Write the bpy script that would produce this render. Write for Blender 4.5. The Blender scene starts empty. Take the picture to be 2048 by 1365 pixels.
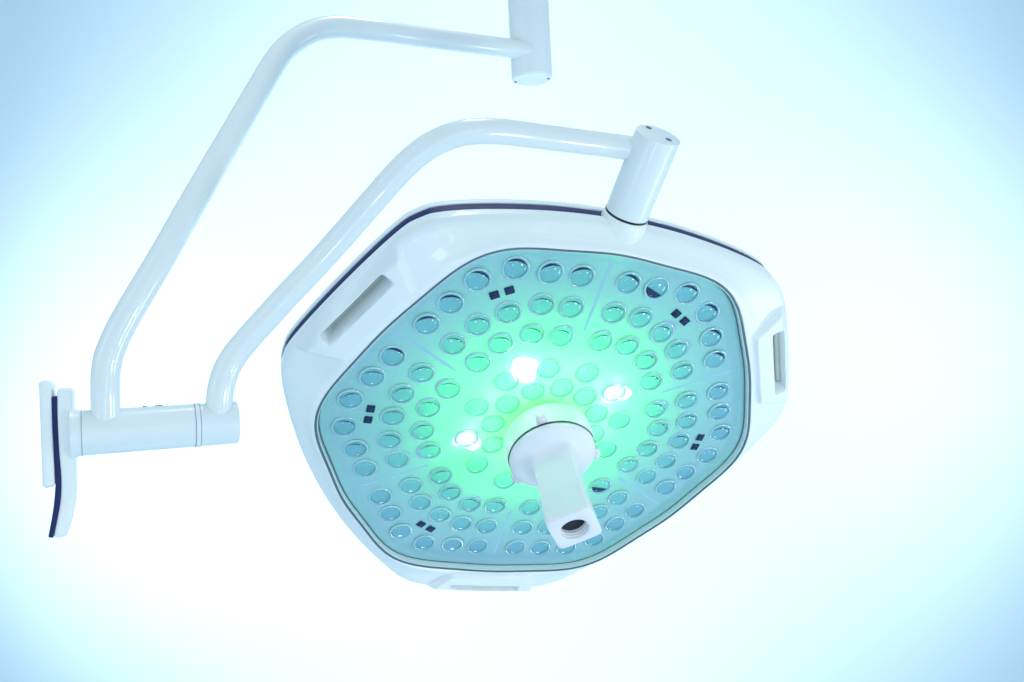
import bpy, bmesh, math
import numpy as np
from mathutils import Matrix, Vector
R_ = math.radians
SC = 0.6            # metres per model unit
FPX = 1626.74       # focal length in pixels at 2048 px width
scene = bpy.context.scene
C = scene.collection

# ---------------------------------------------------------------- camera
CAMLOC = Vector((0.0, 0.0, 1.65))
PITCH, ROLL = R_(1.5), R_(2.8)
bu = Vector((0, -math.sin(PITCH), math.cos(PITCH)))
Xc = Vector((1, 0, 0)) * math.cos(ROLL) - bu * math.sin(ROLL)
Yc = bu * math.cos(ROLL) + Vector((1, 0, 0)) * math.sin(ROLL)
Zc = Xc.cross(Yc)
MC = Matrix(((Xc.x, Yc.x, Zc.x, CAMLOC.x), (Xc.y, Yc.y, Zc.y, CAMLOC.y), (Xc.z, Yc.z, Zc.z, CAMLOC.z), (0, 0, 0, 1)))
cd = bpy.data.cameras.new('camera')
cam = bpy.data.objects.new('camera', cd); C.objects.link(cam)
cam.matrix_world = MC
cd.sensor_width = 36.0; cd.lens = 36.0 * FPX / 2048.0
cd.clip_start = 0.02; cd.clip_end = 100
scene.camera = cam

# ---------------------------------------------------------------- world, lamps, exposure
w = bpy.data.worlds.new('World'); scene.world = w; w.use_nodes = True
nt = w.node_tree
bg = nt.nodes['Background']
geo = nt.nodes.new('ShaderNodeTexCoord'); sep = nt.nodes.new('ShaderNodeSeparateXYZ')
ramp = nt.nodes.new('ShaderNodeValToRGB')
mr = nt.nodes.new('ShaderNodeMapRange'); mr.inputs['From Min'].default_value = -1; mr.inputs['From Max'].default_value = 1
nt.links.new(geo.outputs['Generated'], sep.inputs[0]); nt.links.new(sep.outputs['Z'], mr.inputs['Value'])
nt.links.new(mr.outputs[0], ramp.inputs[0]); nt.links.new(ramp.outputs[0], bg.inputs['Color'])
ramp.color_ramp.elements[0].position = 0.15; ramp.color_ramp.elements[0].color = (0.30, 0.48, 0.66, 1)
ramp.color_ramp.elements[1].position = 0.85; ramp.color_ramp.elements[1].color = (0.68, 0.86, 0.96, 1)
bg.inputs['Strength'].default_value = 0.86

def area(name, loc, target, size, power, color, spread=180, sizey=None):
    l = bpy.data.lights.new(name, 'AREA'); l.energy = power; l.color = color
    l.size = size
    if sizey: l.shape = 'RECTANGLE'; l.size_y = sizey
    l.spread = R_(spread)
    o = bpy.data.objects.new(name, l); C.objects.link(o); o.location = loc
    o.rotation_euler = (Vector(target) - Vector(loc)).to_track_quat('-Z', 'Y').to_euler()
    return o
def spot(name, loc, target, power, color, ang, blend, radius=0.3):
    l = bpy.data.lights.new(name, 'SPOT'); l.energy = power; l.color = color
    l.spot_size = R_(ang); l.spot_blend = blend; l.shadow_soft_size = radius
    o = bpy.data.objects.new(name, l); C.objects.link(o); o.location = loc
    o.rotation_euler = (Vector(target) - Vector(loc)).to_track_quat('-Z', 'Y').to_euler()
    return o
WALLY = 4.2
# lamps that light the backdrop from behind the subject
for loc, tgt, ang, en in (((-3.6, 2.0, 1.2), (0, 1.5), 100, 434), ((-3.6, 2.0, 1.2), (0, 1.5), 70, 156), ((3.6, 2.0, 1.6), (0, 1.5), 100, 206),
                          ((3.6, 2.0, 1.6), (0.9, 1.6), 100, 122), ((3.6, 2.0, 1.6), (0, 1.5), 70, 69), ((-0.2, 1.9, -1.7), (0, 2.2), 100, 279),
                          ((0.2, 1.9, 4.9), (0, 1.0), 160, 190), ((0.2, 1.9, 4.9), (-0.8, 1.5), 70, 55)):
    spot('backdrop_light', loc, (tgt[0], WALLY, tgt[1]), en*0.96, (1, 1, 1), ang, 1.0, 0.35)
# studio softboxes and strips for the subject
area('softbox_left', (-1.6, -0.6, 0.8), (-0.1, 1.2, 1.55), 0.5, 4, (0.9, 0.97, 1.0))
area('softbox_right', (1.35, 1.0, 0.95), (0.05, 1.2, 1.5), 0.26, 4.2, (0.95, 0.99, 1.0), sizey=0.55)
area('softbox_front', (0.95, 0.25, 1.15), (0.05, 1.2, 1.5), 0.2, 3.6, (0.95, 0.99, 1.0))
area('softbox_low', (-0.1, -0.05, 1.05), (0.0, 1.2, 1.5), 0.14, 1.2, (0.95, 0.99, 1.0))
def strip(name, loc, target, along, length, width, power, color=(1, 1, 1)):
    o = area(name, loc, target, width, power, color, sizey=length)
    z = (Vector(loc) - Vector(target)).normalized(); x = Vector(along).cross(z).normalized(); y = z.cross(x)
    o.rotation_euler = Matrix(((x.x, y.x, z.x), (x.y, y.y, z.y), (x.z, y.z, z.z))).to_euler(); return o
strip('strip_light', (-1.25, -0.1, 2.35), (-0.25, 0.9, 1.75), (0.68, 0.1, 0.73), 1.6, 0.045, 2.4)
strip('strip_light', (0.55, -0.6, 1.35), (-0.35, 0.9, 1.80), (0.50, 0.15, 0.86), 1.8, 0.04, 2.4)

vs = scene.view_settings
scene.display_settings.display_device = 'sRGB'
vs.view_transform = 'Standard'; vs.look = 'None'; vs.exposure = 0.0; vs.gamma = 1.0
scene.cycles.max_bounces = 14; scene.cycles.transmission_bounces = 10; scene.cycles.transparent_max_bounces = 12
scene.cycles.sample_clamp_indirect = 4.0
scene.cycles.blur_glossy = 0.5

# ---------------------------------------------------------------- materials
def mat(name, col, rough=0.4, metal=0.0, coat=0.0, noise=0.0, bump=0.0, scale=60.0, **kw):
    m = bpy.data.materials.new(name); m.use_nodes = True
    t = m.node_tree; b = t.nodes['Principled BSDF']
    b.inputs['Roughness'].default_value = rough; b.inputs['Metallic'].default_value = metal
    b.inputs['Coat Weight'].default_value = coat; b.inputs['Coat Roughness'].default_value = 0.06
    tc = t.nodes.new('ShaderNodeTexCoord'); n = t.nodes.new('ShaderNodeTexNoise')
    n.inputs['Scale'].default_value = scale; n.inputs['Detail'].default_value = 4
    t.links.new(tc.outputs['Object'], n.inputs['Vector'])
    mx = t.nodes.new('ShaderNodeMix'); mx.data_type = 'RGBA'
    mx.inputs[6].default_value = (*col, 1); mx.inputs[7].default_value = (*[c * (1 - noise) for c in col], 1)
    t.links.new(n.outputs['Fac'], mx.inputs[0]); t.links.new(mx.outputs[2], b.inputs['Base Color'])
    r = t.nodes.new('ShaderNodeMapRange'); r.inputs['To Min'].default_value = rough * 0.9; r.inputs['To Max'].default_value = min(1, rough * 1.15)
    t.links.new(n.outputs['Fac'], r.inputs['Value']); t.links.new(r.outputs[0], b.inputs['Roughness'])
    if bump:
        n2 = t.nodes.new('ShaderNodeTexNoise'); n2.inputs['Scale'].default_value = 900
        t.links.new(tc.outputs['Object'], n2.inputs['Vector'])
        bp = t.nodes.new('ShaderNodeBump'); bp.inputs['Strength'].default_value = bump; bp.inputs['Distance'].default_value = 0.0003
        t.links.new(n2.outputs['Fac'], bp.inputs['Height']); t.links.new(bp.outputs[0], b.inputs['Normal'])
    for k, v in kw.items(): b.inputs[k].default_value = v
    return m
M_shell = mat('white_plastic', (0.82, 0.89, 0.90), 0.42, coat=0.15, noise=0.03, bump=0.08)
M_paint = mat('white_gloss_paint', (0.79, 0.86, 0.88), 0.30, coat=0.7, noise=0.03, scale=20)
M_cyl = mat('satin_paint', (0.77, 0.85, 0.88), 0.38, coat=0.2, noise=0.03, scale=20)
M_navy = mat('navy_rubber', (0.010, 0.024, 0.13), 0.5, noise=0.2, **{'Specular IOR Level': 0.25})
M_black = mat('black_rubber', (0.008, 0.010, 0.02), 0.35, noise=0.2)
M_grey = mat('grey_trim', (0.30, 0.38, 0.43), 0.4, noise=0.1)
M_gasket = mat('gasket', (0.10, 0.17, 0.24), 0.3, noise=0.2)
M_slot = mat('slot_plastic', (0.60, 0.64, 0.62), 0.6, noise=0.08)
M_handle = mat('handle_plastic', (0.80, 0.83, 0.88), 0.45, coat=0.1, noise=0.02, bump=0.08)
M_rim = mat('pale_rim', (0.80, 0.92, 0.86), 0.25, coat=0.5, noise=0.05)
M_seam = mat('panel_seam_plastic', (0.36, 0.62, 0.80), 0.5)
M_cup = mat('lens_cup', (0.13, 0.34, 0.47), 0.30, noise=0.15, scale=150)
M_collar = mat('lens_collar', (0.45, 0.68, 0.76), 0.16, coat=1.0, IOR=1.9)
M_dark = mat('dark_window_and_reflection', (0.004, 0.018, 0.10), 0.4, coat=0.0, **{'Specular IOR Level': 0.25})
M_camglass = mat('camera_glass', (0.002, 0.002, 0.012), 0.15, coat=0.0)

def mat_panel():
    m = bpy.data.materials.new('panel_diffuser'); m.use_nodes = True
    t = m.node_tree; t.nodes.clear()
    out = t.nodes.new('ShaderNodeOutputMaterial')
    d = t.nodes.new('ShaderNodeBsdfPrincipled'); tr = t.nodes.new('ShaderNodeBsdfTranslucent')
    n = t.nodes.new('ShaderNodeTexNoise'); n.inputs['Scale'].default_value = 7; n.inputs['Detail'].default_value = 5
    tc = t.nodes.new('ShaderNodeTexCoord'); t.links.new(tc.outputs['Object'], n.inputs['Vector'])
    mx = t.nodes.new('ShaderNodeMix'); mx.data_type = 'RGBA'
    mx.inputs[6].default_value = (0.38, 0.63, 0.82, 1); mx.inputs[7].default_value = (0.46, 0.69, 0.85, 1)
    t.links.new(n.outputs['Fac'], mx.inputs[0]); t.links.new(mx.outputs[2], d.inputs['Base Color'])
    d.inputs['Roughness'].default_value = 0.5
    tr.inputs['Color'].default_value = (0.7, 0.9, 0.85, 1)
    s = t.nodes.new('ShaderNodeMixShader'); s.inputs[0].default_value = 0.22
    t.links.new(d.outputs[0], s.inputs[1]); t.links.new(tr.outputs[0], s.inputs[2]); t.links.new(s.outputs[0], out.inputs[0])
    return m
M_panel = mat_panel()
def mat_clear(name, tint, refl_blend, rough=0.02):
    m = bpy.data.materials.new(name); m.use_nodes = True
    t = m.node_tree; t.nodes.clear()
    out = t.nodes.new('ShaderNodeOutputMaterial')
    tr = t.nodes.new('ShaderNodeBsdfTransparent'); tr.inputs[0].default_value = (*tint, 1)
    g = t.nodes.new('ShaderNodeBsdfGlossy'); g.inputs['Roughness'].default_value = rough
    lw = t.nodes.new('ShaderNodeLayerWeight'); lw.inputs['Blend'].default_value = 0.5
    pw = t.nodes.new('ShaderNodeMath'); pw.operation = 'POWER'; pw.inputs[1].default_value = 4.5
    t.links.new(lw.outputs['Facing'], pw.inputs[0])
    fr = t.nodes.new('ShaderNodeMath'); fr.operation = 'MULTIPLY_ADD'
    t.links.new(pw.outputs[0], fr.inputs[0]); fr.inputs[1].default_value = 0.8; fr.inputs[2].default_value = refl_blend
    n = t.nodes.new('ShaderNodeTexNoise'); n.inputs['Scale'].default_value = 3
    tc = t.nodes.new('ShaderNodeTexCoord'); t.links.new(tc.outputs['Object'], n.inputs['Vector'])
    r = t.nodes.new('ShaderNodeMapRange'); r.inputs['To Min'].default_value = rough; r.inputs['To Max'].default_value = rough * 2.5
    t.links.new(n.outputs['Fac'], r.inputs['Value']); t.links.new(r.outputs[0], g.inputs['Roughness'])
    s = t.nodes.new('ShaderNodeMixShader')
    t.links.new(fr.outputs[0], s.inputs[0]); t.links.new(tr.outputs[0], s.inputs[1]); t.links.new(g.outputs[0], s.inputs[2])
    t.links.new(s.outputs[0], out.inputs[0])
    return m
M_dome = mat_clear('lens_clear', (0.76, 0.90, 0.97), 0.05, 0.03)
M_unseen_absorber = mat('unseen_light_absorber', (0.03, 0.05, 0.05), 0.6)
M_cover = mat_clear('cover_glass', (0.95, 0.985, 0.99), 0.025)
M_glass = mat('lens_glass', (0.93, 0.98, 1.0), 0.02, **{'Transmission Weight': 1.0, 'IOR': 1.46})
def mat_emit(name, col, s):
    m = bpy.data.materials.new(name); m.use_nodes = True
    t = m.node_tree; t.nodes.clear(); out = t.nodes.new('ShaderNodeOutputMaterial')
    e = t.nodes.new('ShaderNodeEmission'); e.inputs[0].default_value = (*col, 1); e.inputs[1].default_value = s
    t.links.new(e.outputs[0], out.inputs[0]); return m
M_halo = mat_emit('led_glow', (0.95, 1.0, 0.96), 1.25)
M_led = mat_emit('lit_led', (0.93, 1.0, 0.96), 14.0)
def mat_wall():
    m = mat('backdrop_paint', (0.58, 0.745, 0.86), 0.9, noise=0.03, scale=1.5); return m
M_wall = mat_wall()

# ---------------------------------------------------------------- helpers
def link(name, me, mats, parent=None, smooth=True, world=None):
    o = bpy.data.objects.new(name, me); C.objects.link(o)
    for m in (mats if isinstance(mats, (list, tuple)) else [mats]): me.materials.append(m)
    if smooth:
        for f in me.polygons: f.use_smooth = True
    if world is not None: o.matrix_world = world
    if parent is not None:
        o.parent = parent
        o.matrix_parent_inverse = Matrix.Identity(4)
        o.matrix_basis = parent_world(parent).inverted() @ (world if world is not None else Matrix.Identity(4))
    WORLD[o.name] = world if world is not None else Matrix.Identity(4)
    return o
WORLD = {}
def parent_world(o): return WORLD[o.name]
def mesh(name, verts, faces, midx=None):
    me = bpy.data.meshes.new(name); me.from_pydata([tuple(v) for v in verts], [], faces); me.update()
    if midx is not None:
        me.polygons.foreach_set('material_index', midx)
    bm = bmesh.new(); bm.from_mesh(me); bmesh.ops.recalc_face_normals(bm, faces=bm.faces); bm.to_mesh(me); bm.free()
    return me
def autosmooth(me, deg=35):
    bm = bmesh.new(); bm.from_mesh(me)
    for e in bm.edges:
        if len(e.link_faces) == 2 and e.calc_face_angle(0) > R_(deg): e.smooth = False
    bm.to_mesh(me); bm.free(); return me
def rings(rows, closed_start=False, closed_end=False, rowmat=None):
    """rows: list of equal-length closed loops of points"""
    n = len(rows[0]); V = [p for r in rows for p in r]; F = []; MI = []
    for i in range(len(rows) - 1):
        for j in range(n):
            k = (j + 1) % n
            F.append((i*n+j, i*n+k, (i+1)*n+k, (i+1)*n+j)); MI.append(rowmat[i] if rowmat else 0)
    if closed_start: F.append(tuple(range(n))[::-1]); MI.append(rowmat[0] if rowmat else 0)
    if closed_end: F.append(tuple((len(rows)-1)*n + j for j in range(n))); MI.append(rowmat[-1] if rowmat else 0)
    return V, F, MI
def lathe_rows(prof, n=64):
    return [[Vector((r*math.cos(2*math.pi*j/n), r*math.sin(2*math.pi*j/n), z)) for j in range(n)] for r, z in prof]
def lathe(name, prof, n=64, cs=True, ce=True, rowmat=None, sharp=35):
    V, F, MI = rings(lathe_rows(prof, n), cs, ce, rowmat)
    return autosmooth(mesh(name, V, F, MI), sharp)
def frame(o, z, xhint=Vector((1, 0, 0))):
    z = z.normalized(); y = z.cross(xhint).normalized(); x = y.cross(z)
    return Matrix(((x.x, y.x, z.x, o.x), (x.y, y.y, z.y, o.y), (x.z, y.z, z.z, o.z), (0, 0, 0, 1)))
def px(x, y, d):
    """photo pixel (2048 wide) at distance d along the view axis (model units) -> world point"""
    return MC @ Vector(((x-1024)/FPX*d*SC, (682.5-y)/FPX*d*SC, -d*SC))
S_ = Matrix.Scale(SC, 4)

# head frame: x, y in the plane of the lens panel (y towards the stem), z = light direction
RH = Matrix(((0.94382747, 0.2746333, 0.18375598), (-0.11270987, 0.79031096, -0.60225), (-0.31062227, 0.54770898, 0.77687108)))
TH = Vector((0.07936695, -0.21593754, -2.0)) * SC
MH = MC @ (Matrix.Translation(TH) @ RH.to_4x4())
def H(x, y, z): return MH @ Vector((x*SC, y*SC, z*SC))
def hs(V): return [Vector(v) * SC for v in V]

# ---------------------------------------------------------------- backdrop
def make_backdrop():
    rows = []
    prof = []
    for i in range(0, 41): prof.append((WALLY, 7.0 - i*0.2))       # vertical wall down to z=-1
    for i in range(1, 25):
        a = math.pi/2 * i/24; prof.append((WALLY - 1.2*(1-math.cos(a)), -1.0 - 1.2*math.sin(a)))
    prof.append((-4.0, -2.2))
    V = []; F = []
    xs = np.linspace(-9, 9, 61)
    for y, z in prof:
        for x in xs: V.append((x, y, z))
    n = len(xs)
    for i in range(len(prof)-1):
        for j in range(n-1): F.append((i*n+j, i*n+j+1, (i+1)*n+j+1, (i+1)*n+j))
    o = link('backdrop', mesh('backdrop', V, F), M_wall)
    o['kind'] = 'structure'
make_backdrop()

# ---------------------------------------------------------------- the lamp
root = bpy.data.objects.new('surgical_light', None); C.objects.link(root)
POLED = 2.13
base = px(1064, 158, POLED)
root.matrix_world = Matrix.Translation(base); WORLD[root.name] = Matrix.Translation(base)
root['label'] = 'white ceiling mounted surgical light with bent arms and glowing green lens panel'
root['category'] = 'surgical light'
def part(name, me, mats, parent=None, smooth=True, world=None): return link(name, me, mats, parent or root, smooth, world)

# ceiling pole (vertical)
RP = 0.0535*SC
pm = Matrix.Translation(base)
pole = part('ceiling_pole', lathe('ceiling_pole', [(RP*0.95, 0.0), (RP*0.985, 0.0005), (RP, 0.002), (RP, 0.5), (RP, 1.0), (RP, 1.9)], 96), M_cyl, world=pm)
part('end_cap', lathe('end_cap', [(RP*0.90, -0.0015), (RP*0.915, -0.001), (RP*0.92, 0.004)], 96), M_shell, pole, world=pm)
for ax, ay in ((-0.80, 0.20), (0.80, -0.05)):
    part('screw', lathe('screw', [(0.0022, 0.0), (0.0022, 0.001)], 20), M_gasket, pole, world=Matrix.Translation(base + Vector((RP*ax, RP*ay, -0.0026))))

# tubes
def catmull(P, sub=8):
    P = [Vector(p) for p in P]; out = []
    for i in range(len(P)-1):
        p0 = P[i-1] if i > 0 else P[0]*2-P[1]; p1, p2 = P[i], P[i+1]
        p3 = P[i+2] if i+2 < len(P) else P[-1]*2-P[-2]
        t01 = max((p1-p0).length, 1e-6)**.5; t12 = max((p2-p1).length, 1e-6)**.5; t23 = max((p3-p2).length, 1e-6)**.5
        m1 = (p2-p1) + t12*((p1-p0)/t01 - (p2-p0)/(t01+t12)); m2 = (p2-p1) + t12*((p3-p2)/t23 - (p3-p1)/(t12+t23))
        for s in range(sub):
            t = s/sub
            out.append((2*t**3-3*t*t+1)*p1 + (t**3-2*t*t+t)*m1 + (-2*t**3+3*t*t)*p2 + (t**3-t*t)*m2)
    out.append(P[-1]); return out
def bend_path(P, radii, n=20):
    """polyline with true circular fillets at its inner vertices"""
    P = [Vector(p) for p in P]; out = [P[0]]
    for i in range(1, len(P)-1):
        a = (P[i-1]-P[i]).normalized(); b = (P[i+1]-P[i]).normalized(); r = radii[i-1]
        th = a.angle(b); d = r/math.tan(th/2)
        d = min(d, 0.49*(P[i-1]-P[i]).length if i > 1 else 0.95*(P[i-1]-P[i]).length)
        r = d*math.tan(th/2)
        bis = (a+b).normalized(); c = P[i] + bis*(r/math.sin(th/2))
        s = P[i]+a*d; e = P[i]+b*d
        u = (s-c); v = (e-c); ang = u.angle(v); ax = u.cross(v).normalized()
        for k in range(n+1):
            out.append(c + (Matrix.Rotation(ang*k/n, 3, ax) @ u))
    out.append(P[-1]); return out
def tube(name, P, r, n=48):
    rows = []; up = None
    for i, p in enumerate(P):
        t = (P[min(i+1, len(P)-1)] - P[max(i-1, 0)]).normalized()
        if up is None: up = t.orthogonal().normalized()
        up = (up - t*up.dot(t)).normalized(); b = t.cross(up)
        rows.append([p + (up*math.cos(2*math.pi*j/n) + b*math.sin(2*math.pi*j/n))*r for j in range(n)])
    V, F, MI = rings(rows, True, True)
    return autosmooth(mesh(name, V, F, MI), 50)
RT = 0.0243*SC
# corner points chosen so that the straight runs and bends sit where the arms are
UA = [px(1058, 104, 2.10), px(632, 46, 1.82), px(247, 648, 1.45), px(212, 690, 1.44), px(212, 850, 1.46)]
upA = catmull([px(*q) for q in [(1062,103,2.10),(1017,97,2.09),(924,85,2.02),(832,72.5,1.95),(760,62.5,1.89),(715,57.5,1.86),(675,54.2,1.83),(631,61,1.80),(597,77.5,1.77),(570,99,1.745),(551,123,1.72),(536,147,1.70),(467,266,1.615),(383.5,410,1.53),(323,517,1.485),(280,589,1.462),(248,644,1.45),(229,683,1.445),(217,715,1.44),(212,748,1.44),(211,780,1.44),(211.5,815,1.443),(212,850,1.447)]], 8)
part('upper_arm', tube('upper_arm', upA, RT), M_paint)
loA = catmull([px(*q) for q in [(1300,301,1.645),(1262,297,1.64),(1195,288.5,1.62),(1120,279,1.59),(1040,268.5,1.55),(1005,264.5,1.535),(970,263,1.52),(932,265.5,1.51),(895,275.5,1.505),(862,291,1.505),(831,313,1.51),(803,339,1.515),(776,368,1.52),(742,407,1.53),(690,466,1.54),(632,531,1.55),(573,593,1.55),(535,635,1.55),(498,676,1.545),(471,709,1.54),(453,740,1.535),(443,772,1.53),(438.5,805,1.53),(437,850,1.53)]], 8)
part('lower_arm', tube('lower_arm', loA, RT), M_paint)

# arm joint: horizontal cylinder between the arms
JL, JR = px(150, 867.5, 1.432), px(474.5, 845, 1.555)
ja = (JR-JL); jl = ja.length; ja.normalize()
MJ = frame(JL, ja, Vector((0, 0, 1)))
RJ = 0.0402*SC
joint = part('arm_joint', lathe('arm_joint', [(RJ*1.12, -0.004), (RJ*1.06, 0.001), (RJ*1.01, 0.004), (RJ, 0.0058), (RJ, jl-0.002), (RJ*0.985, jl-0.0006), (RJ*0.95, jl)], 96), M_cyl, world=MJ)
def bandring(name, z0, z1, r, m, par, W, h=0.0006):
    return part(name, lathe(name, [(r-0.002, z0), (r+h, z0), (r+h, z1), (r-0.002, z1)], 96, False, False), m, par, world=W)
bandring('joint_seam', 0.0062, 0.0068, RJ, M_grey, joint, MJ, 0.0003)
zs = jl*(392-150)/(474.5-150)*0.985
bandring('joint_ring', zs-0.0022, zs+0.0022, RJ, M_cyl, joint, MJ, 0.0008)
bandring('joint_seam', zs-0.0030, zs-0.0023, RJ, M_grey, joint, MJ, 0.0003)
bandring('joint_seam', zs+0.0023, zs+0.0030, RJ, M_grey, joint, MJ, 0.0003)
vj = (Vector((0, 0, 1)) - ja*ja.z).normalized(); ej = ja.cross(vj).normalized()
for xx in (289, 314, 322):
    q = px(xx, 812, 1.49); t = (q-JL).dot(ja); q = JL + ja*t + vj*(RJ-0.0005)
    part('screw', lathe('screw', [(0.0022, 0.0), (0.0022, 0.0012)], 16), M_gasket, joint, world=frame(q, vj))

# end plates left of the joint, standing across its axis
def px_on_plane(x, y, o, n):
    d = MC.to_3x3() @ Vector(((x-1024)/FPX, (682.5-y)/FPX, -1)); c = MC.translation
    return c + d*((o-c).dot(n)/d.dot(n))
def plate(name, outline, half, m, parent=None, bev=0.0035, shift=0.0):
    o = JL
    pts = [px_on_plane(x, y, o, ej) for x, y in outline]
    bm = bmesh.new()
    a = [bm.verts.new(p - ej*(half+shift)) for p in pts]; b = [bm.verts.new(p + ej*(half-shift)) for p in pts]
    bm.faces.new(a); bm.faces.new(b[::-1])
    n = len(pts)
    for i in range(n): bm.faces.new((a[i], b[i], b[(i+1) % n], a[(i+1) % n]))
    bmesh.ops.recalc_face_normals(bm, faces=bm.faces)
    if bev:
        es = [e for e in bm.edges if e.calc_face_angle(0) > R_(25)]
        bmesh.ops.bevel(bm, geom=es, offset=bev, segments=5, profile=0.5, affect='EDGES')
    me = bpy.data.meshes.new(name); bm.to_mesh(me); bm.free()
    return part(name, autosmooth(me, 60), m, parent)
def smooth_line(P, sub=6): return [(p.x, p.y) for p in catmull([Vector((x, y, 0)) for x, y in P], sub)]
HW = 0.042
cover = plate('end_plate', [(78, 762), (103, 761), (106, 850), (111.5, 972), (86, 977), (82, 870)], HW, M_shell, bev=0.004, shift=HW*.8)
right = smooth_line([(146, 776), (147.5, 840), (150.5, 900), (153, 955), (151.5, 1000), (146, 1035), (134, 1072)])
left = smooth_line([(107, 1075), (116, 1030), (121, 1000), (122.5, 960), (118, 900), (115, 840), (114, 777)])
paddle = plate('brake_plate', right + left, HW, M_shell, bev=0.004, shift=HW*.8)
sl = smooth_line([(114.4, 792), (115.3, 840), (118.3, 900), (122.8, 960), (121.3, 1000), (116.3, 1030), (107.3, 1075)])
sr = smooth_line([(97, 1073), (105, 1030), (109, 1000), (111.5, 960), (108, 900), (105, 840), (104, 794)])
plate('edge_trim', sl + sr, HW*0.97, M_navy, paddle, bev=0.0012, shift=HW*.8)

# ---------------------------------------------------------------- lamp head outlines
def cosfit(tab, k=6):
    ph = np.array([a for a, _ in tab], float); r = np.array([b for _, b in tab])
    A = np.stack([np.cos(np.radians(3*i*ph)) for i in range(k)], 1)
    c, *_ = np.linalg.lstsq(A, r, rcond=None)
    return lambda th: sum(c[i]*np.cos(3*i*th) for i in range(k))
def convex(tab, sigma=2.6):
    """table of radius against angle from a stem-type side -> smooth convex three-fold outline"""
    ph = np.array([a for a, _ in tab], float); r = np.array([b for _, b in tab])
    th = np.arange(0, 360, .5); x = np.mod(th, 120); x = np.minimum(x, 120-x)
    rr = np.interp(x, ph, r)
    pts = np.stack([rr*np.cos(np.radians(th)), rr*np.sin(np.radians(th))], 1)
    nrm = np.stack([np.cos(np.radians(th)), np.sin(np.radians(th))], 1)
    h = (nrm @ pts.T).max(1)                       # support function of the convex hull
    k = np.arange(-30, 31)*.5; g = np.exp(-k*k/(2*sigma*sigma)); g /= g.sum()
    h = np.convolve(np.concatenate([h[-30:], h, h[:30]]), g, 'valid')
    out = np.array([(h / np.maximum(np.cos(np.radians(th)-np.radians(t)), 1e-3))[np.cos(np.radians(th)-np.radians(t)) > .2].min() for t in np.arange(0, 60.5, .5)])
    return lambda t: float(np.interp(math.degrees(t), np.arange(0, 60.5, .5), out))
def foldd(theta):   # theta radians -> distance from a stem-type side (0) to a grip-type side (60 deg)
    x = (math.degrees(theta) - 90) % 120
    return math.radians(min(x, 120-x))
G_ = cosfit([(0,.5209),(5,.5207),(10,.5225),(15,.5280),(20,.5373),(25,.5471),(30,.5514),(35,.5476),(40,.5382),(45,.5282),(50,.5214),(55,.5183),(60,.5175)])
B_ = convex([(0,.570),(5,.571),(10,.5755),(15,.582),(20,.590),(25,.602),(30,.616),(38,.645),(42,.650),(45,.647),(52,.633),(56,.6295),(60,.628)])
K_ = convex([(0,.568),(5,.569),(10,.5735),(15,.580),(20,.5885),(25,.601),(30,.617),(34,.633),(38,.647),(42,.650),(45,.645),(49,.632),(52,.6265),(56,.622),(60,.6205)])
def sstep(a, b, x):
    t = min(1, max(0, (x-a)/(b-a))); return t*t*(3-2*t)
NA = 1080
TH_ = [2*math.pi*j/NA for j in range(NA)]
GG = [float(G_(foldd(t))) for t in TH_]; BB = [float(B_(foldd(t))) for t in TH_]; KK = [float(K_(foldd(t))) for t in TH_]
def bevel_w(s):     # front profile between glass edge (s=0) and lip (s=1)
    P = [(0, .0275), (.08, .0275), (.16, .0245), (.3, .0165), (.5, .0075), (.7, .000), (.85, -.006), (.94, -.0115), (1, -.020)]
    xs_, ys_ = zip(*P); return float(np.interp(s, xs_, ys_))
# smooth the profile table
_s = np.linspace(0, 1, 201); _w = np.array([bevel_w(s) for s in _s]); ker = np.hanning(21); ker /= ker.sum()
_wp = np.concatenate([np.full(10, _w[0]), _w, np.linspace(_w[-1], _w[-1]-.01, 10)]); _ws = np.convolve(_wp, ker, 'valid')
def grip_shape(x, y, w0, s):
    """raised pad and hand slot on the three grip sides; returns new w and slot flag"""
    best = w0; slot = 0
    for a in (30, 150, 270):
        e = (math.cos(R_(a)), math.sin(R_(a))); rad = x*e[0]+y*e[1]; tan = -x*e[1]+y*e[0]
        if rad < .45 or abs(tan) > .24: continue
        half = .105 + max(0, (rad-.535))*0.55
        k = sstep(.528, .540, rad)*(1-sstep(half-.002, half+.016, abs(tan)))
        plane = .0370 - (rad-.54)*0.18
        fade = 1-sstep(.78, 1.0, s)
        best = w0 + (max(plane, w0)-w0)*k*fade
        # slot
        sl_ = sstep(.577, .584, rad)*(1-sstep(.603, .610, rad))*(1-sstep(.084, .103, abs(tan)))
        # rounded ends
        best -= sl_*.055
    return best, slot
LK = [(.0275 - (-.018 + .013*sstep(25, 50, math.degrees(foldd(t)))))/.0455 for t in TH_]
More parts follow.
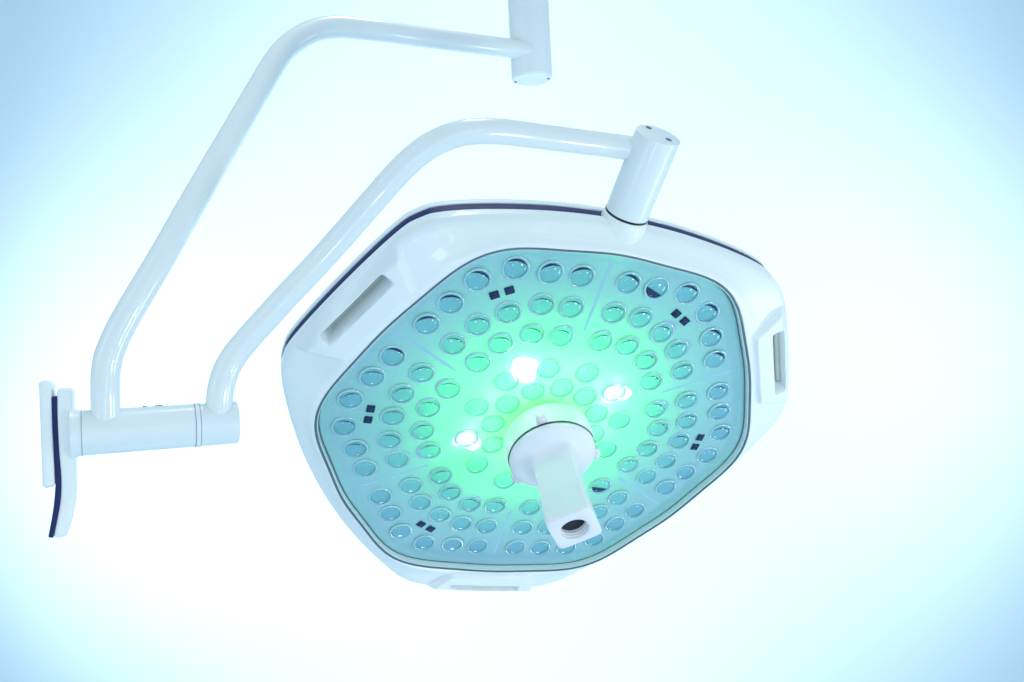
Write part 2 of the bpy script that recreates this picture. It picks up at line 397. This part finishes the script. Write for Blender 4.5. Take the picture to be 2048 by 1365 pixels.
def make_housing():
    ss = [0, .04, .08, .12] + list(np.linspace(.16, 1.0, 66))
    rows = []; flags = []
    rows.append([Vector((( GG[j]-.004)*math.cos(t), (GG[j]-.004)*math.sin(t), .012)) for j, t in enumerate(TH_)]); flags.append([0]*NA)
    rows.append([Vector((( GG[j]-.003)*math.cos(t), (GG[j]-.003)*math.sin(t), .0255)) for j, t in enumerate(TH_)]); flags.append([0]*NA)
    for s in ss:
        row = []; fl = []
        for j, t in enumerate(TH_):
            r = GG[j] + (BB[j]-GG[j])*s
            w0 = .0275 + (float(np.interp(s, _s, _ws)) - .0275)*LK[j]
            x, y = r*math.cos(t), r*math.sin(t)
            w1, f = grip_shape(x, y, w0, s)
            row.append(Vector((x, y, w1))); fl.append(f)
        rows.append(row); flags.append(fl)
    for dr, w_, kk in ((.0003, -.0225, 0.02), (-.0002, -.029, .35), (0, -.0365, .8), (0, -.0395, 1), (-.0012, -.0405, 1), (-.006, -.0405, 1)):
        rows.append([Vector(((BB[j]*(1-kk)+KK[j]*kk+dr)*math.cos(t), (BB[j]*(1-kk)+KK[j]*kk+dr)*math.sin(t), w_)) for j, t in enumerate(TH_)]); flags.append([0]*NA)
    V, F, MI = rings([[v for v in r] for r in rows])
    k = 0
    for i in range(len(rows)-1):
        for j in range(NA):
            MI[k] = 1 if (flags[i][j] and flags[i+1][j]) else 0; k += 1
    me = mesh('housing', hs(V), F, MI)
    return part('housing', autosmooth(me, 50), [M_shell, M_slot], world=MH)
housing = make_housing()
def outline_rows(spec, fn_list):
    """spec rows: (offset, w, which outline)"""
    rows = []
    for off, w_, arr in spec:
        rows.append([Vector(((arr[j]+off)*math.cos(t), (arr[j]+off)*math.sin(t), w_)) for j, t in enumerate(TH_)])
    return rows
def outline_part(name, spec, m, parent, ce=False, cs=False, sharp=40):
    V, F, MI = rings(outline_rows(spec, None), cs, ce)
    return part(name, autosmooth(mesh(name, hs(V), F, MI), sharp), m, parent, world=MH)
for a in (30, 150, 270):     # grey floor and grab bar inside each hand slot
    Wg = MH @ Matrix.Rotation(R_(a), 4, 'Z')
    bm = bmesh.new()
    bmesh.ops.create_cube(bm, size=1, matrix=Matrix.Translation((.5935*SC, 0, -.024*SC)) @ Matrix.Diagonal((.026*SC, .196*SC, .006*SC, 1)))
    bmesh.ops.bevel(bm, geom=list(bm.edges), offset=.0015*SC, segments=3, affect='EDGES')
    bmesh.ops.create_cone(bm, segments=24, radius1=.0075*SC, radius2=.0075*SC, depth=.176*SC, matrix=Matrix.Translation((.603*SC, .004*SC, -.008*SC)) @ Matrix.Rotation(R_(90), 4, 'X'))
    me = bpy.data.meshes.new('grip_slot'); bm.to_mesh(me); bm.free()
    part('grip_slot', autosmooth(me, 50), M_slot, housing, world=Wg)
outline_part('trim_band', [(-.006, -.0408, KK), (-.0030, -.0412, KK), (-.0022, -.044, KK), (-.0022, -.064, KK), (-.0030, -.0672, KK), (-.006, -.0676, KK)], M_navy, housing)
bs = outline_rows([(-.006, -.0680, KK), (-.0012, -.0680, KK), (0, -.0690, KK), (0, -.080, KK), (-.0015, -.086, KK), (-.006, -.0915, KK), (-.018, -.0965, KK), (-.05, -.102, KK)], None)
bs += [[v*q + Vector((0, 0, dz)) - Vector((0, 0, v.z*q - v.z)) for v in bs[-1]] for q, dz in ((.8, -.006), (.5, -.014), (.2, -.019))]
V, F, MI = rings(bs, False, True)
part('back_shell', autosmooth(mesh('back_shell', hs(V), F, MI), 40), M_shell, world=MH)
outline_part('gasket', [(-.0035, .0262, GG), (-.003, .0285, GG), (-.0005, .0295, GG), (.0015, .0285, GG), (.002, .0262, GG)], M_gasket, housing)

# cover glass
def flat_fan(name, arr, off, w_, m, parent):
    V = [Vector(((arr[j]+off)*math.cos(t), (arr[j]+off)*math.sin(t), w_)) for j, t in enumerate(TH_)][::4]
    n = len(V); V.append(Vector((0, 0, w_))); F = [(j, (j+1) % n, n) for j in range(n)]
    return part(name, mesh(name, hs(V), F), m, parent, world=MH)
flat_fan('cover_glass', GG, -.0035, .0268, M_cover, None)
# panel with a raised fillet at its edge
rows = outline_rows([(-.0045, .004, GG), (-.006, .0095, GG), (-.009, .0098, GG), (-.013, .0070, GG), (-.020, .0035, GG), (-.030, .0010, GG), (-.040, 0, GG)], None)
rows += [[Vector((v.x*q, v.y*q, 0)) for v in rows[-1]] for q in (.75, .5, .25, .08)]
rows = [r[::4] for r in rows]
V, F, MI = rings(rows, False, True)
panel = part('lens_panel', mesh('lens_panel', hs(V), F, MI), M_panel, world=MH)
outline_part('panel_rim', [(-.0042, .0262, GG), (-.0060, .0255, GG), (-.0068, .0130, GG), (-.0065, .0108, GG), (-.0045, .0105, GG)], M_rim, panel)
outline_part('rim_gasket', [(-.0064, .0106, GG), (-.0085, .0112, GG), (-.0098, .0102, GG)], M_gasket, panel)
for k in range(6):
    a = R_(90+60*k)
    d = Vector((math.cos(a), math.sin(a), 0)); n_ = Vector((-d.y, d.x, 0))
    V = []
    for r in (.30, .49):
        for o_, z_ in ((-.0030, .0001), (-.0015, .0003), (.0015, .0003), (.0030, .0001)):
            v = d*r + n_*o_; V.append(Vector((v.x, v.y, z_)))
    F = [(i, i+1, i+5, i+4) for i in range(3)]
    part('panel_seam', mesh('panel_seam', hs(V), F), M_seam, panel, world=MH)

# sensor windows: two small squares in every corner of the panel
for k in range(6):
    a = R_(60*k)
    for s in (-1, 1):
        cx, cy = .431*math.cos(a) - s*.0168*math.sin(a), .431*math.sin(a) + s*.0168*math.cos(a)
        hw, hh = .0104, .0096
        me = bpy.data.meshes.new('sensor_window'); bm = bmesh.new()
        bmesh.ops.create_cube(bm, size=1, matrix=Matrix.Diagonal((hh*2*SC, hw*2*SC, .003*SC, 1)))
        bmesh.ops.bevel(bm, geom=[e for e in bm.edges], offset=.0008*SC, segments=2, affect='EDGES')
        bm.to_mesh(me); bm.free()
        if k == 5: continue
        part('sensor_window', me, M_dark, panel, world=MH @ Matrix.Translation((cx*SC, cy*SC, .0015*SC)) @ Matrix.Rotation(a, 4, 'Z'))

# ---------------------------------------------------------------- lenses
LR = .0265
def lens_mesh(name, arc=0.0, half=False, lit=False):
    rowsL = []; rm = []
    # collar
    prof = [(LR*(1.02+.11*math.cos(R_(b))), .0008+.0034*math.sin(R_(b))) for b in range(0, 181, 15)]
    n = 40
    V, F, MI = rings(lathe_rows(prof, n)); MI = [1]*len(F)
    def add(V2, F2, m):
        o = len(V); V.extend(V2)
        for f in F2: F.append(tuple(i+o for i in f)); MI.append(m)
    # cup floor
    if lit:
        v2, f2, _ = rings(lathe_rows([(LR*.62, .0022), (LR*.5, .0030), (LR*.3, .0034)], n), False, True); add(v2, f2, 3)
    # dark crescent painted in as a reflection seen in the lens
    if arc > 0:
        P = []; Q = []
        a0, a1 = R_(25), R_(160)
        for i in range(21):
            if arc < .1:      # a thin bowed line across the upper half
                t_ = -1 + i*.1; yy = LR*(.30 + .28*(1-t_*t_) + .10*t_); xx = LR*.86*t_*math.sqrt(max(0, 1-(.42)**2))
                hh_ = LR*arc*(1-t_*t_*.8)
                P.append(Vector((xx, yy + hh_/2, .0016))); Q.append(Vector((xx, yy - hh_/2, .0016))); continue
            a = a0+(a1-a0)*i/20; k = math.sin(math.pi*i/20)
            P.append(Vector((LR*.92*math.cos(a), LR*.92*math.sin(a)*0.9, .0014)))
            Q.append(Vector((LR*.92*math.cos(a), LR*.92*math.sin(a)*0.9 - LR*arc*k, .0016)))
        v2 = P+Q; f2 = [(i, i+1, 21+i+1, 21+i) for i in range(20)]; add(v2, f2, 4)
    if half:  # dark lower part, likewise a painted-in reflection
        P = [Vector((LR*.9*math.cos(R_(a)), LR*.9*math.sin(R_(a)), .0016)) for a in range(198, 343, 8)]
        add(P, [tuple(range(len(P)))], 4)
    # glass dome, a closed solid just above the floor
    prof = [(LR*.96, .0004)] + [(LR*.96*math.cos(R_(b)), .0030 + .0115*math.sin(R_(b))) for b in range(0, 88, 8)]
    v2, f2, _ = rings(lathe_rows(prof, n), False, True); add(v2, f2, 2)
    me = mesh(name, hs(V), F, MI)
    for m in (M_cup, M_collar, M_dome, M_led, M_dark): me.materials.append(m)
    for f in me.polygons: f.use_smooth = True
    return autosmooth(me, 55)
ORB = [[.4421,.0553],[.4397,.1257],[.4379,.2035],[.3963,.2755],[.33,.3176],[.2689,.3559],[.3607,.0507],[.3576,.1202],[.3263,.188],[.2843,.2453],[.2247,.2865],[.2809,.0487],[.2773,.1177],[.2418,.1814],[.1825,.2182]]
L = []
for a, m in ((90, 1), (90, -1), (210, 1), (210, -1), (330, 1), (330, -1)):
    ar = R_(a)
    for i, (u, v) in enumerate(ORB):
        L.append((u*math.cos(ar) - m*v*math.sin(ar), u*math.sin(ar) + m*v*math.cos(ar)))
for k in range(12): L.append((.193*math.cos(R_(15+30*k)), .193*math.sin(R_(15+30*k))))
for k in range(12): L.append((.134*math.cos(R_(-1+30*k)), .134*math.sin(R_(-1+30*k))))
def to_px(x, y, z=0):
    v = MC.inverted() @ H(x, y, z); return 1024+FPX*v.x/-v.z, 682.5-FPX*v.y/-v.z
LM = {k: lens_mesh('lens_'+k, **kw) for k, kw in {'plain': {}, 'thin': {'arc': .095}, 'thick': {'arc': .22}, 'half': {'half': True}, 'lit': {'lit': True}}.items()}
stuffL = []
def near(p, q, d=20): return math.hypot(p[0]-q[0], p[1]-q[1]) < d
HIDDEN = [(1086,1056), (1058.6,1018), (1132,1095), (1003,964), (1205,1020)]
LIT = [(1229,782), (931,877)]
GONE = [(1130,1050), (1170,1040), (1110,1010), (1160,1000)]
for (x, y) in L:
    q = to_px(x, y)
    rr = math.hypot(x, y)
    # lenses the photo shows nothing of, behind the handle
    hx, hy = q[0]-1118, q[1]-960
    if rr < .15 and q[1] > 880 and 1005 < q[0]: continue
    if 1088 < q[0] < 1196 and 905 < q[1] < 1070 and not any(near(q, h_, 14) for h_ in HIDDEN): continue
    if rr < .21 and 1020 < q[0] < 1190 and q[1] > 880 and not any(near(q, h_, 14) for h_ in HIDDEN): continue
    kind = 'plain'
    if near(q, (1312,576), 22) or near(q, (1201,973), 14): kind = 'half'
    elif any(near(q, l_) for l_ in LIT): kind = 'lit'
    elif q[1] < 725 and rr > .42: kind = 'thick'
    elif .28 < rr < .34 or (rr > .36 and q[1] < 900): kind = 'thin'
    if any(near(q, h_, 14) for h_ in HIDDEN[:4]): stuffL.append((x, y)); continue
    nm = 'lit_lens' if kind == 'lit' else 'lens'
    o = bpy.data.objects.new(nm, LM[kind]); C.objects.link(o); o.parent = panel
    jit = math.sin(x*91.7+y*57.3)
    o.matrix_basis = Matrix.Translation((x*SC, y*SC, .0003*SC)) @ Matrix.Rotation(R_(3.5*math.sin(x*131+y*17)), 4, 'X') @ Matrix.Rotation(R_(3.5*math.sin(x*43-y*97)), 4, 'Y') @ Matrix.Rotation(R_(22*jit - 4), 4, 'Z')
if stuffL:
    bm = bmesh.new()
    for x, y in stuffL:
        b2 = bmesh.new(); b2.from_mesh(LM['plain']); bmesh.ops.translate(b2, verts=b2.verts, vec=Vector((x*SC, y*SC, .0003*SC)))
        tmp = bpy.data.meshes.new('tmp'); b2.to_mesh(tmp); b2.free(); bm.from_mesh(tmp)
    me = bpy.data.meshes.new('lens'); bm.to_mesh(me); bm.free()
    for m in (M_cup, M_collar, M_dome, M_led, M_dark): me.materials.append(m)
    o = part('lens', me, [], panel, world=MH); o['kind'] = 'stuff'
print('lenses', len([c for c in panel.children if c.name.startswith('lens')]), len(stuffL))

# lit LEDs: glowing shapes standing in for their flare and real lamps under the cover
def point(name, p, power, col, rad):
    l = bpy.data.lights.new(name, 'POINT'); l.energy = power; l.color = col; l.shadow_soft_size = rad
    o = bpy.data.objects.new(name, l); C.objects.link(o); o.location = p; return o
fl = lathe('led_flare_spot', [(.025*SC, .0005*SC), (.023*SC, .004*SC), (.015*SC, .0065*SC), (.004*SC, .0075*SC)], 32)
def halo(x, y, r, seed):      # glowing disc shaped as the overexposed flare round a lit LED
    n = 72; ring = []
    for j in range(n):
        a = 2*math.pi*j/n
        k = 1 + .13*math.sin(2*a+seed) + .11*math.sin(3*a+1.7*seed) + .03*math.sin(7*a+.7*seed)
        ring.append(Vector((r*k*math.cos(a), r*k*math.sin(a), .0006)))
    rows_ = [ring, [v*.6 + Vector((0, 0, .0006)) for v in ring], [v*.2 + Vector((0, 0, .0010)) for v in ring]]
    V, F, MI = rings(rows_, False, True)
    part('led_flare', mesh('led_flare', hs(V), F, MI), M_halo, panel, world=MH @ Matrix.Translation((x*SC, y*SC, 0)))
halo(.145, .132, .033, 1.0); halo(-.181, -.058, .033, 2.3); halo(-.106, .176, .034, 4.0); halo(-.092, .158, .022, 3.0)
part('led_flare_spot', fl, M_led, panel, world=MH @ Matrix.Translation((-.108*SC, .181*SC, 0)) @ Matrix.Rotation(R_(40), 4, 'Z') @ Matrix.Diagonal((1.25, .9, 1, 1)))
for (x, y, e) in ((-.118, .196, .014), (-.090, .188, .012), (-.112, .160, .012), (-.092, .150, .008), (.137, .172, .008), (.160, .118, .010), (.128, .110, .006), (-.188, -.020, .008), (-.165, -.070, .010), (-.205, -.080, .006)):
    point('led_light', H(x, y, .0125), e*.3, (1.0, 0.82, 0.66), .003*SC)
GREEN = (0.04, 1.0, 0.03)
for r_, n_, e_ in ((.155, 12, .80), (.08, 6, .70)):
    for k in range(n_):
        a = 2*math.pi*(k+.5)/n_
        point('green_led_light', H(-.01+r_*math.cos(a), .045+r_*math.sin(a), -.040), e_, GREEN, .010)
V, F, MI = rings([[v for v in r[::4]] for r in outline_rows([(-.03, -.058, GG)], None)] + [[v*.1 + Vector((0, 0, -.0522)) for v in outline_rows([(-.03, -.058, GG)], None)[0][::4]]], False, True)
part('unseen_light_absorber', mesh('unseen_light_absorber', hs(V), F, MI), M_unseen_absorber, panel, world=MH)  # unseen dark disc added to soak up green light bouncing inside the head

# ---------------------------------------------------------------- camera handle on the head's axis
base_prof = [(.1075, .0275), (.1082, .040), (.1082, .080), (.1072, .0868), (.1045, .0872)]
hb = lathe('handle_base', [(a*SC, b*SC) for a, b in base_prof], 128, False, True, sharp=50)
handle = part('camera_handle', hb, M_handle, world=MH)
part('handle_seam', lathe('handle_seam', [(.1040*SC, .0870*SC), (.1066*SC, .0873*SC), (.1066*SC, .0906*SC), (.1040*SC, .0908*SC)], 128, False, False), M_black, handle, world=MH)
def rsq(h, cr, rot, z, n=96):
    out = []
    for j in range(n):
        a = 2*math.pi*j/n; c, s = math.cos(a), math.sin(a)
        # rounded square: intersect ray with superellipse of varying power
        p = cr; r = h/((abs(c)**p+abs(s)**p)**(1/p))
        out.append(Vector((r*math.cos(a+rot), r*math.sin(a+rot), z)))
    return out
ROT = R_(37.3)
def circ(r, z, n=96): return [Vector((r*math.cos(2*math.pi*j/n+ROT), r*math.sin(2*math.pi*j/n+ROT), z)) for j in range(n)]
grows = [circ(.1040, .0896), circ(.1050, .0912), circ(.1045, .0950), circ(.1020, .1000), circ(.0970, .1045), circ(.0900, .1075)]
for h_, p_, z_ in ((.080, 2.3, .1105), (.066, 3.0, .1145), (.0575, 4.2, .122), (.0520, 5.5, .133), (.0492, 7, .148), (.0478, 9, .170), (.0480, 10, .20), (.0500, 10, .25), (.0522, 10, .300), (.0520, 10, .3055), (.0508, 9, .3090), (.0488, 8, .3106)):
    grows.append(rsq(h_, p_, ROT, z_))
grows += [rsq(.040, 4, ROT, .3112), circ(.0330, .3112), circ(.0322, .3104), circ(.0318, .3040), circ(.0300, .3030), circ(.0300, .2990), circ(.0285, .2980), circ(.0285, .2880)]
OFF = Vector((.0015, -.007, 0))
def shiftrow(r): 
    k = sstep(.10, .31, r[0].z); return [v + OFF*k for v in r]
V, F, MI = rings([shiftrow(r) for r in grows])
part('handle_grip', autosmooth(mesh('handle_grip', hs(V), F, MI), 50), M_handle, handle, world=MH)
part('camera_window', lathe('camera_window', [(.0286*SC, .2890*SC), (.018*SC, .2900*SC), (.006*SC, .2903*SC)], 64), M_camglass, handle, world=MH @ Matrix.Translation(OFF*SC))
for a in (0, 120, 240):
    me = bpy.data.meshes.new('latch'); bm = bmesh.new()
    bmesh.ops.create_cube(bm, size=1, matrix=Matrix.Diagonal((.022*SC, .024*SC, .022*SC, 1)))
    bmesh.ops.bevel(bm, geom=list(bm.edges), offset=.0012*SC, segments=3, affect='EDGES'); bm.to_mesh(me); bm.free()
    part('latch', me, M_handle, handle, world=MH @ Matrix.Rotation(R_(a), 4, 'Z') @ Matrix.Translation((.113*SC, 0, .074*SC)))

# ---------------------------------------------------------------- stem on top of the head
SX, SW = .010, -.040
def Ms(y): return MH @ Matrix.Translation((SX*SC, y*SC, SW*SC)) @ Matrix.Rotation(R_(-90), 4, 'X')
collar = part('mounting_collar', lathe('mounting_collar', [(a*SC, b*SC) for a, b in ((.030, -.056), (.044, -.055), (.0505, -.052), (.0530, -.040), (.0515, -.022), (.0492, -.008), (.0480, 0), (.0465, .001))], 96, True, True, sharp=50), M_shell, world=Ms(.582))
part('collar_seam', lathe('collar_seam', [(a*SC, b*SC) for a, b in ((.0455, -.001), (.0472, .0005), (.0474, .0052), (.0455, .0058))], 96, False, False), M_black, collar, world=Ms(.582))
stem = part('stem', lathe('stem', [(a*SC, b*SC) for a, b in ((.0455, .0050), (.0468, .0056), (.0465, .01), (.0465, .178), (.0460, .1805), (.0440, .1812))], 96, True, True), M_cyl, world=Ms(.582))
part('stem_cap', lathe('stem_cap', [(a*SC, b*SC) for a, b in ((.0425, .1806), (.0425, .1820), (.0410, .1826))], 96), M_cyl, stem, world=Ms(.582))
for sx, sy in ((-.014, .024), (.014, -.022)):
    part('screw', lathe('screw', [(.0065*SC, 0), (.0065*SC, .0006*SC)], 20), M_gasket, stem, world=Ms(.582) @ Matrix.Translation((sx*SC, sy*SC, .1829*SC)))
# two small paint chips on the upper arm
for qx, qy, d in ((466, 260, 1.61), (371, 391, 1.54)):
    ctr = px(qx, qy, d)
    # nearest point of the tube's axis, then out to its skin towards the room
    ax = min(upA, key=lambda p: (p-ctr).length); nrm = (MC.translation-ax).normalized()
    ch = part('paint_chip', lathe('paint_chip', [(.0011, 0), (.0007, .0002)], 7), M_grey, bpy.data.objects['upper_arm'], world=frame(ax + nrm*(RT-.0001) , nrm))
bpy.context.view_layer.update()
